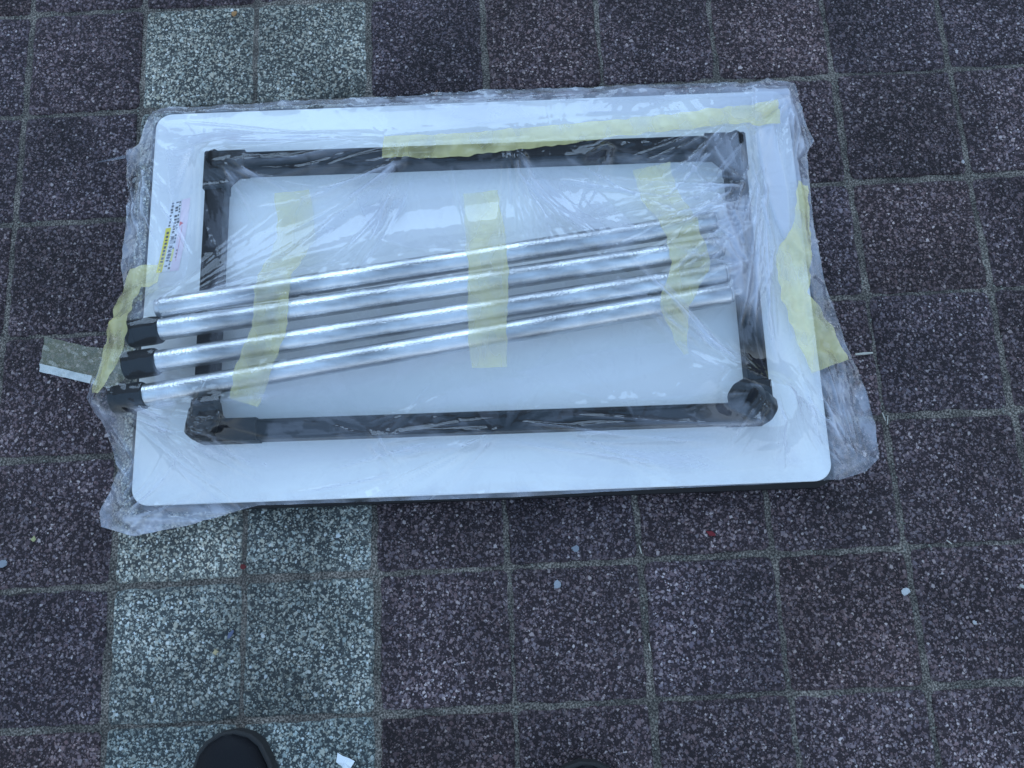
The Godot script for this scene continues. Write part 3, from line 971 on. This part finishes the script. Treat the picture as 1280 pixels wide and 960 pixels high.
	for s in [[[Vector2(-0.4082, -0.2661), Vector2(-0.3457, -0.2538), Vector2(-0.1387, -0.2137), Vector2(-0.1091, -0.2098), Vector2(-0.2772, -0.2171), Vector2(-0.3517, -0.2234), Vector2(-0.4069, -0.2385)], 0.20], [[Vector2(-0.4015, -0.2273), Vector2(-0.3565, -0.2193), Vector2(-0.3562, -0.1551), Vector2(-0.3881, -0.1463)], 0.14], [[Vector2(-0.4033, -0.0747), Vector2(-0.3580, -0.1499), Vector2(-0.3557, -0.0318), Vector2(-0.4067, -0.0245)], 0.22], [[Vector2(-0.4181, -0.0251), Vector2(-0.3975, -0.0320), Vector2(-0.3633, 0.0656), Vector2(-0.3656, 0.1498), Vector2(-0.4131, 0.1103)], 0.16],
			[[Vector2(-0.3528, 0.1504), Vector2(-0.1888, 0.1551), Vector2(0.0112, 0.1580), Vector2(0.1193, 0.1709), Vector2(-0.0621, 0.1762), Vector2(-0.2702, 0.1838), Vector2(-0.3341, 0.1651)], 0.22], [[Vector2(0.0653, 0.1645), Vector2(0.3019, 0.1582), Vector2(0.3213, 0.1849), Vector2(0.2433, 0.1972), Vector2(0.1363, 0.1845)], 0.14], [[Vector2(-0.4076, 0.1476), Vector2(-0.2979, 0.1587), Vector2(-0.1889, 0.1861), Vector2(-0.2429, 0.2032), Vector2(-0.3867, 0.2067)], 0.10], [[Vector2(-0.0625, 0.1889), Vector2(0.1546, 0.1818), Vector2(0.3173, 0.1810), Vector2(0.3409, 0.2076), Vector2(0.1163, 0.2106)], 0.10],
			[[Vector2(-0.3103, -0.0962), Vector2(-0.2580, -0.1087), Vector2(-0.1861, -0.1285), Vector2(-0.1089, -0.1419), Vector2(-0.1386, -0.0868), Vector2(-0.2996, -0.0502)], 0.14], [[Vector2(-0.1667, -0.1503), Vector2(-0.0503, -0.1649), Vector2(-0.0238, -0.0503), Vector2(-0.0915, -0.0620), Vector2(-0.1386, -0.0868)], 0.16], [[Vector2(0.0364, -0.1548), Vector2(0.1230, -0.1500), Vector2(0.1648, -0.0704), Vector2(0.0983, -0.0689), Vector2(0.0721, -0.1061)], 0.16], [[Vector2(-0.2956, 0.1182), Vector2(-0.2691, 0.0729), Vector2(-0.1313, 0.0659), Vector2(0.0169, 0.0450), Vector2(0.0712, 0.0623), Vector2(-0.0583, 0.0839), Vector2(-0.1865, 0.1100)], 0.18],
			[[Vector2(0.0148, 0.0877), Vector2(0.1262, 0.0651), Vector2(0.2186, 0.0605), Vector2(0.2557, 0.1003), Vector2(0.2393, 0.1274), Vector2(0.1216, 0.1259)], 0.12], [[Vector2(-0.0955, 0.1100), Vector2(0.0148, 0.0877), Vector2(0.0689, 0.0999), Vector2(0.0130, 0.1231), Vector2(-0.0959, 0.1239)], 0.10], [[Vector2(0.2980, 0.0327), Vector2(0.3252, 0.0243), Vector2(0.3315, 0.1018), Vector2(0.3358, 0.2127), Vector2(0.3093, 0.2096), Vector2(0.3093, 0.1567)], 0.16], [[Vector2(0.3304, 0.1112), Vector2(0.3562, 0.1031), Vector2(0.3634, 0.1870), Vector2(0.3413, 0.2184)], 0.10],
			[[Vector2(-0.1079, -0.2713), Vector2(0.0322, -0.2701), Vector2(0.0903, -0.2380), Vector2(0.0296, -0.2173), Vector2(-0.0486, -0.2458)], 0.16], [[Vector2(0.1121, -0.2677), Vector2(0.2520, -0.2665), Vector2(0.1894, -0.2346), Vector2(0.1200, -0.2363)], 0.14], [[Vector2(0.2965, -0.2617), Vector2(0.3667, -0.2644), Vector2(0.3495, -0.2454), Vector2(0.2692, -0.2389)], 0.16]]:
		layer(s[0], s[1], rng.randf_range(0.0003, 0.0009), rng.randf_range(0.001, 0.012))
	layer([Vector2(0.2437, 0.0959), Vector2(0.2843, 0.0943), Vector2(0.3131, 0.1161), Vector2(0.3079, 0.1594), Vector2(0.2769, 0.1596), Vector2(0.2573, 0.1360)], -0.16, 0.0, 0.008)
	layer([Vector2(-0.3591, 0.0857), Vector2(-0.2643, 0.0934), Vector2(-0.2503, 0.1280), Vector2(-0.2675, 0.1586), Vector2(-0.3537, 0.1542)], -0.25, 0.0, 0.008)
	layer([Vector2(-0.4471, 0.0073), Vector2(-0.3758, 0.0063), Vector2(-0.3729, 0.1136), Vector2(-0.4315, 0.1169), Vector2(-0.4487, 0.0987)], -0.26, 0.0, 0.006)
	for k in fold.size():
		fold[k] = minf(fold[k], 0.012)
		milk_and_sheen[k] = maxf(0.0, milk_and_sheen[k] - 0.035 * taut[k]) * (1.0 - 0.5 * taut[k])
	var film_m := veil(Color(0.80, 0.82, 0.86), 0.008, 0.05)
	var haze_sheen_m := veil(Color(0.60, 0.61, 0.70), 1.0, 0.30)
	haze_sheen_m.vertex_color_use_as_albedo = true
	haze_sheen_m.metallic_specular = 0.15
	var w := thing("plastic_wrap", "clear wrinkled plastic film wrapped round the whole table and its legs", "plastic film")
	obj("film", film_sheet(outline, 0.0012, false), film_m, w)
	obj("inner_film_haze_sheen", film_sheet(outline, 0.0, true), haze_sheen_m, w)  # film haze, with crumple reflections painted into its vertex alpha

	# tape under the film, holding the four legs to the table
	var tape_m := veil(Color(0.92, 0.82, 0.36), 0.38, 0.28)
	tape_m.vertex_color_use_as_albedo = true
	tape_m.backlight_enabled = true
	tape_m.backlight = Color(0.5, 0.5, 0.3)
	var t1 := obj("tape_strip", ribbon([Vector2(-0.2395, -0.1557), Vector2(-0.2351, -0.0980), Vector2(-0.2494, -0.0388), Vector2(-0.2531, 0.0289), Vector2(-0.2706, 0.0752), Vector2(-0.2817, 0.1099)], [0.042, 0.046, 0.040, 0.040, 0.040, 0.030], -0.0012, false, 0.0012, 2), tape_m)
	tag(t1, "yellow tape strip across the legs nearest their black feet", "tape", "strips of yellow tape")
	var t2 := obj("tape_strip", ribbon([Vector2(-0.0120, -0.1431), Vector2(-0.0086, -0.0857), Vector2(-0.0056, -0.0257), Vector2(-0.0099, 0.0322), Vector2(-0.0102, 0.0814)], [0.042, 0.046, 0.046, 0.044, 0.040], -0.0012, false, 0.0012, 3), tape_m)
	tag(t2, "yellow tape strip across the middle of the four silver legs", "tape", "strips of yellow tape")
	var t3 := obj("tape_strip", ribbon([Vector2(0.1949, -0.1608), Vector2(0.2013, -0.1149), Vector2(0.2173, -0.0633), Vector2(0.2229, -0.0233), Vector2(0.1999, 0.0242), Vector2(0.2115, 0.0761)], [0.044, 0.044, 0.040, 0.044, 0.034, 0.006], -0.0012, false, 0.0014, 4), tape_m)
	tag(t3, "yellow tape strip with a twisted pointed end across the legs, farthest from their black feet", "tape", "strips of yellow tape")
	# tape on the film
	var tape_o := veil(Color(0.92, 0.82, 0.38), 0.46, 0.26)
	tape_o.vertex_color_use_as_albedo = true
	tape_o.backlight_enabled = true
	tape_o.backlight = Color(0.5, 0.5, 0.3)
	var t4 := obj("tape_strip", ribbon([Vector2(-0.1265, -0.2015), Vector2(-0.0488, -0.1993), Vector2(0.0291, -0.2035), Vector2(0.1466, -0.2130), Vector2(0.2643, -0.2215), Vector2(0.3589, -0.2291)], [0.036, 0.036, 0.035, 0.032, 0.032, 0.032], 0.0018, true, 0.0016, 5), tape_o)
	tag(t4, "long yellow tape strip along the far edge of the wrapped table", "tape", "strips of yellow tape")
	var t5 := obj("tape_strip", ribbon([Vector2(0.3783, -0.1356), Vector2(0.3701, -0.0788), Vector2(0.3511, -0.0340), Vector2(0.3478, 0.0078), Vector2(0.3652, 0.0479), Vector2(0.3815, 0.0930)], [0.014, 0.024, 0.046, 0.036, 0.048, 0.056], 0.0022, true, 0.0045, 6), tape_o)
	tag(t5, "wide crumpled yellow tape down the end of the package away from the black feet", "tape", "strips of yellow tape")
	var t6 := obj("tape_strip", ribbon([Vector2(-0.3912, -0.0554), Vector2(-0.4240, -0.0551), Vector2(-0.4319, -0.0212), Vector2(-0.4240, 0.0210), Vector2(-0.4333, 0.0595), Vector2(-0.4427, 0.0926)], [0.030, 0.040, 0.030, 0.036, 0.034, 0.016], 0.0022, true, 0.0035, 7), tape_o)
	tag(t6, "crumpled yellow tape folded over the package end beside the black feet", "tape", "strips of yellow tape")
	var tail_m := veil(Color(0.50, 0.50, 0.30), 0.42, 0.22)
	var t7 := thing("tape_tail", "", "", Vector3.ZERO)
	tail_m.albedo_color.a = 0.20
	obj("tape", tail_mesh(0.0, 0.99), tail_m, t7)
	obj("folded_edge", tail_mesh(0.78, 1.0, 0.42), veil(Color(0.72, 0.74, 0.72), 0.62, 0.3), t7)
	tag(t7, "loose end of clear yellowish tape stuck to the paver beside the black feet", "tape")

func tail_mesh(from: float, to: float, part := 1.0) -> ArrayMesh:
	var a := [Vector2(-0.5459, 0.0007), Vector2(-0.4936, 0.0165), Vector2(-0.4546, 0.0226), Vector2(-0.4338, 0.0157)]
	var b := [Vector2(-0.5493, 0.0444), Vector2(-0.4955, 0.0600), Vector2(-0.4566, 0.0718), Vector2(-0.4384, 0.0551)]
	var n := FastNoiseLite.new()
	n.seed = 15
	n.frequency = 50.0
	var pts := PackedVector3Array()
	var rows := 46
	for r in rows:
		var t := 3.0 * part * r / (rows - 1)
		var s := mini(int(t), 2)
		var p: Vector2 = a[s].lerp(a[s + 1], t - s)
		var q: Vector2 = b[s].lerp(b[s + 1], t - s)
		for c in 15:
			var e := p.lerp(q, lerpf(from, to, c / 14.0))
			pts.append(Vector3(e.x, 0.003 + (0.0006 if from > 0.0 else 0.0) + 0.004 * (n.get_noise_2d(e.x, e.y) + 0.5) + 0.006 * t * t / 9.0, e.y))
	return grid_mesh(pts, rows, 15)

# ---------------------------------------------------------------- shoes of whoever took the photograph
func shoes() -> void:
	var leather := mat(Color(0.006, 0.006, 0.008), 0.60, 0.0, 0.28)
	leather.heightmap_enabled = true
	leather.heightmap_texture = noise_tex(256, 0.08, 55, 0.0, 1.0)
	leather.heightmap_scale = 0.03
	leather.uv1_triplanar = true
	leather.uv1_scale = Vector3.ONE / 0.03
	var sole_m := mat(Color(0.016, 0.015, 0.015), 0.7)
	var lining := mat(Color(0.03, 0.028, 0.026), 0.9)
	for k in 2:
		var at: Vector3 = [Vector3(-0.3059, 0.0300, 0.4594), Vector3(0.0740, 0.0200, 0.5074)][k]
		at.y = 0.0
		var t := thing("shoe", ["black shoe with a round toe on the pale green pavers, beside a white paper scrap", "black shoe of which only the toe tip shows, on the dark pavers"][k], "shoe", at, "pair of black shoes")
		t.rotation.y = [0.10, -0.10][k]
		# stations from the toe tip back to the heel: [distance, half width, height of the upper]
		var st := [[0.0, 0.006, 0.028], [0.006, 0.021, 0.034], [0.016, 0.031, 0.038], [0.035, 0.039, 0.043], [0.065, 0.045, 0.050], [0.095, 0.047, 0.060], [0.125, 0.045, 0.078], [0.150, 0.040, 0.090]]
		var back := [[0.150, 0.040, 0.090], [0.185, 0.036, 0.094], [0.22, 0.036, 0.096], [0.255, 0.034, 0.098], [0.272, 0.026, 0.098], [0.280, 0.010, 0.096]]
		var rings := []
		for s in st:
			var ring := []
			for e in 17:
				var a := PI * e / 16.0
				ring.append(Vector3(cos(a) * s[1], 0.022 + (s[2] - 0.022) * pow(sin(a), 0.75), s[0]))
			for e in 3:
				ring.append(Vector3(lerpf(-s[1], s[1], (e + 1) / 4.0), 0.022, s[0]))
			rings.append(ring)
		var pts := PackedVector3Array()
		for r in rings:
			for p in r:
				pts.append(p)
		obj("vamp", grid_mesh(pts, rings.size(), 20, true), leather, t)
		# quarters: the sides and back round the opening
		pts = PackedVector3Array()
		var loop := []
		for s in back:
			loop.append([s[1], s[0], s[2]])
		for i in range(back.size() - 1, -1, -1):
			loop.append([-back[i][1], back[i][0], back[i][2]])
		for lv in 9:
			var v := lv / 8.0
			for p in loop:
				var nar := 1.0 - 0.16 * v * v
				pts.append(Vector3(p[0] * nar, lerpf(0.022, p[2], minf(1.0, v * 8.0 / 7.0)) - (0.004 if lv == 8 else 0.0), p[1]) + (Vector3(-signf(p[0]) * 0.004, 0, 0) if lv == 8 else Vector3.ZERO))
		obj("quarter", grid_mesh(pts, 9, loop.size()), leather, t)
		var plan := PackedVector2Array()
		for s in st:
			plan.append(Vector2(s[1] + 0.003, s[0] - 0.003))
		for s in back.slice(1):
			plan.append(Vector2(s[1] + 0.003, s[0] + (0.003 if s[0] > 0.27 else 0.0)))
		for i in range(back.size() - 1, 0, -1):
			plan.append(Vector2(-back[i][1] - 0.003, back[i][0] + (0.003 if back[i][0] > 0.27 else 0.0)))
		for i in range(st.size() - 1, -1, -1):
			plan.append(Vector2(-st[i][1] - 0.003, st[i][0] - 0.003))
		obj("sole", slab(plan, [[0.001, 0.002], [0.004, 0.0], [0.021, 0.0], [0.0235, 0.002]]), sole_m, t)
		var ins := PackedVector2Array()
		for p in plan:
			ins.append(Vector2(p.x * 0.86, 0.09 + (p.y - 0.09) * 0.93) if p.y > 0.09 else Vector2(p.x * 0.7, 0.09 + p.y * 0.01))
		obj("insole", slab(ins, [[0.0238, 0.0], [0.030, 0.001]]), lining, t)

# ---------------------------------------------------------------- litter and grit
func litter() -> void:
	var paper := mat(Color(0.72, 0.73, 0.74), 0.8)
	var p := obj("paper_scrap", scrap([Vector2(-0.1929, 0.4857), Vector2(-0.1877, 0.4892), Vector2(-0.1808, 0.4919), Vector2(-0.1748, 0.4954), Vector2(-0.1783, 0.5008), Vector2(-0.1800, 0.5047), Vector2(-0.1860, 0.5068), Vector2(-0.1886, 0.5003), Vector2(-0.1946, 0.4953)].map(func(v): return v - Vector2(-0.1860, 0.4957)), 0.004, 4), paper)
	p.position = Vector3(-0.1862, 0.0010, 0.4958)
	tag(p, "small torn white paper scrap on a pale green paver beside the shoe", "paper scrap")
	# small scraps and pebbles: [pixel place, size in metres, colour, kind, label]
	var dab := [
		[Vector3(-0.3295, 0.0000, -0.4349), Vector3(0.009, 0.003, 0.009), Color(0.50, 0.26, 0.10), "leaf_bit", "orange brown leaf bit on the pale green paver at the far edge", "leaf"],
		[Vector3(-0.0649, 0.0010, -0.3005), Vector3(0.012, 0.004, 0.006), Color(0.16, 0.06, 0.025), "leaf_bit", "dry brown leaf bit in the joint behind the package", "leaf"],
		[Vector3(0.2309, 0.0010, 0.2741), Vector3(0.014, 0.002, 0.006), Color(0.22, 0.012, 0.02), "plastic_bit", "small dark red bit on a dark paver in front of the package", "litter"],
		[Vector3(-0.3008, 0.0010, 0.2843), Vector3(0.007, 0.002, 0.009), Color(0.16, 0.015, 0.015), "plastic_bit", "small red bit in the joint between two pale green pavers", "litter"],
		[Vector3(0.4407, 0.0010, 0.3480), Vector3(0.009, 0.005, 0.011), Color(0.70, 0.70, 0.70), "pebble", "white pebble near the joint on a dark paver", "pebble"],
		[Vector3(-0.3289, 0.0010, 0.3759), Vector3(0.007, 0.004, 0.007), Color(0.62, 0.50, 0.28), "pebble", "yellowish pebble on a pale green paver", "pebble"],
		[Vector3(-0.3747, 0.0010, 0.3446), Vector3(0.008, 0.003, 0.006), Color(0.55, 0.52, 0.42), "pebble", "cream pebble on the pale green paver, near its middle", "pebble"],
		[Vector3(-0.2767, 0.0010, 0.3614), Vector3(0.006, 0.003, 0.005), Color(0.68, 0.68, 0.66), "pebble", "white chip just beside the joint on a pale green paver", "pebble"],
		[Vector3(-0.3134, 0.0010, 0.3579), Vector3(0.013, 0.002, 0.006), Color(0.14, 0.16, 0.26), "plastic_bit", "bluish grey flat bit beside the joint on a pale green paver", "litter"],
		[Vector3(0.0541, 0.0010, 0.3221), Vector3(0.011, 0.0012, 0.010), Color(0.40, 0.42, 0.46), "gum_spot", "pale bluish spot on a dark paver just below a joint", "spot"],
		[Vector3(0.0764, 0.0010, 0.2834), Vector3(0.009, 0.0010, 0.008), Color(0.28, 0.30, 0.34), "gum_spot", "faint pale spot on a dark paver just above a joint", "spot"],
		[Vector3(-0.5760, 0.0010, 0.2672), Vector3(0.010, 0.0012, 0.014), Color(0.34, 0.36, 0.40), "gum_spot", "pale blue white spot cut by the picture edge", "spot"],
		[Vector3(-0.5424, 0.0010, 0.2419), Vector3(0.007, 0.002, 0.008), Color(0.50, 0.48, 0.22), "leaf_bit", "small pale yellow triangular bit on a dark paver", "leaf"],
		[Vector3(0.5718, 0.0010, 0.3492), Vector3(0.006, 0.003, 0.010), Color(0.60, 0.58, 0.54), "pebble", "white pebble on a dark paver cut by the picture edge", "pebble"],
		[Vector3(-0.2484, 0.0010, -0.3388), Vector3(0.008, 0.003, 0.006), Color(0.66, 0.66, 0.62), "pebble", "white pebble on the second pale green paver behind the package", "pebble"],
		[Vector3(0.5120, 0.0010, 0.3851), Vector3(0.006, 0.003, 0.007), Color(0.60, 0.58, 0.58), "pebble", "pale pebble on a dark paver beyond the joint from the white one", "pebble"],
		[Vector3(-0.4247, 0.0010, -0.3152), Vector3(0.007, 0.003, 0.005), Color(0.58, 0.54, 0.42), "pebble", "cream pebble near the far joint of a pale green paver beside the package", "pebble"],
		[Vector3(0.5928, 0.0010, -0.1677), Vector3(0.005, 0.003, 0.006), Color(0.60, 0.55, 0.55), "pebble", "pale pink chip on a dark paver beside the far end of the package", "pebble"]]
	var k := 0
	for d in dab:
		var o := obj(d[3], crumb(d[1] * 0.8, 300 + k, 0.42), mat(d[2] * 0.6, 0.85))
		o.position = d[0]
		o.rotation.y = k * 1.3
		tag(o, d[4], d[5])
		k += 1
	# straws and twigs
	var straw := mat(Color(0.40, 0.37, 0.32), 0.8)
	var wood := mat(Color(0.030, 0.024, 0.020), 0.85)
	var said := [["pale dry stick on a dark paver beside the tape corner", "stick", Vector3(0.4237, 0.0020, 0.0734), Vector3(0.4447, 0.0020, 0.0725), 0.0016, straw],
		["dark twig lying along the joint at the picture edge", "twig", Vector3(-0.5640, 0.0020, 0.3041), Vector3(-0.5409, 0.0020, 0.2991), 0.0011, wood],
		["thin straw standing in the joint beside the bulge of film", "straw", Vector3(0.4453, 0.0020, 0.1453), Vector3(0.4472, 0.0030, 0.1551), 0.0008, straw],
		["thin straw leaning beside another straw near the bulge of film", "straw", Vector3(0.4514, 0.0020, 0.1485), Vector3(0.4484, 0.0030, 0.1599), 0.0006, straw],
		["thin pale straw lying across a joint between the dark pavers", "straw", Vector3(0.4955, 0.0020, 0.2945), Vector3(0.5011, 0.0020, 0.2992), 0.0008, straw],
		["thin pale stalk in the joint between dark pavers below the package", "straw", Vector3(0.1490, 0.0020, 0.2835), Vector3(0.1508, 0.0030, 0.2925), 0.0007, straw],
		["thin light stalk in the joint well below the package", "straw", Vector3(0.1508, 0.0020, 0.3896), Vector3(0.1517, 0.0030, 0.3981), 0.0007, straw]]
	for s in said:
		var o := obj(s[1], rod(Vector3.ZERO, s[3] - s[2], [[0, 0.0001], [0, s[4] * 0.8], [(s[3] - s[2]).length() * 0.5, s[4]], [(s[3] - s[2]).length(), s[4] * 0.7], [(s[3] - s[2]).length(), 0.0001]], 8), s[5])
		o.position = s[2]
		tag(o, s[0], s[1])
	# grit in the joints: nobody could count it
	var mm := MultiMesh.new()
	mm.transform_format = MultiMesh.TRANSFORM_3D
	mm.use_colors = true
	mm.mesh = crumb(Vector3(1, 0.7, 1), 5, 0.3)
	mm.instance_count = 9000
	for i in mm.instance_count:
		var along := rng.randf_range(-1.0, 1.0)
		var line := float(rng.randi_range(-6, 6)) * PITCH + rng.randfn() * 0.0028
		var at := Vector3(along, 0, line) if rng.randf() < 0.5 else Vector3(line, 0, along)
		var s := rng.randf_range(0.0008, 0.0026)
		at.y = -0.0035 + rng.randf() * 0.0012
		mm.set_instance_transform(i, Transform3D(Basis(Vector3.UP, rng.randf() * TAU).scaled(Vector3.ONE * s), at))
		var g := rng.randf_range(0.03, 0.20)
		mm.set_instance_color(i, Color(g * 1.05, g, g * 0.85))
	var gm := mat(Color(1, 1, 1), 0.85)
	gm.vertex_color_use_as_albedo = true
	var grit := MultiMeshInstance3D.new()
	grit.name = "grit"
	grit.multimesh = mm
	grit.material_override = gm
	add_child(grit)
	grit.set_meta("kind", "stuff")
	tag(grit, "grey sand grains and grit filling the paver joints", "grit")
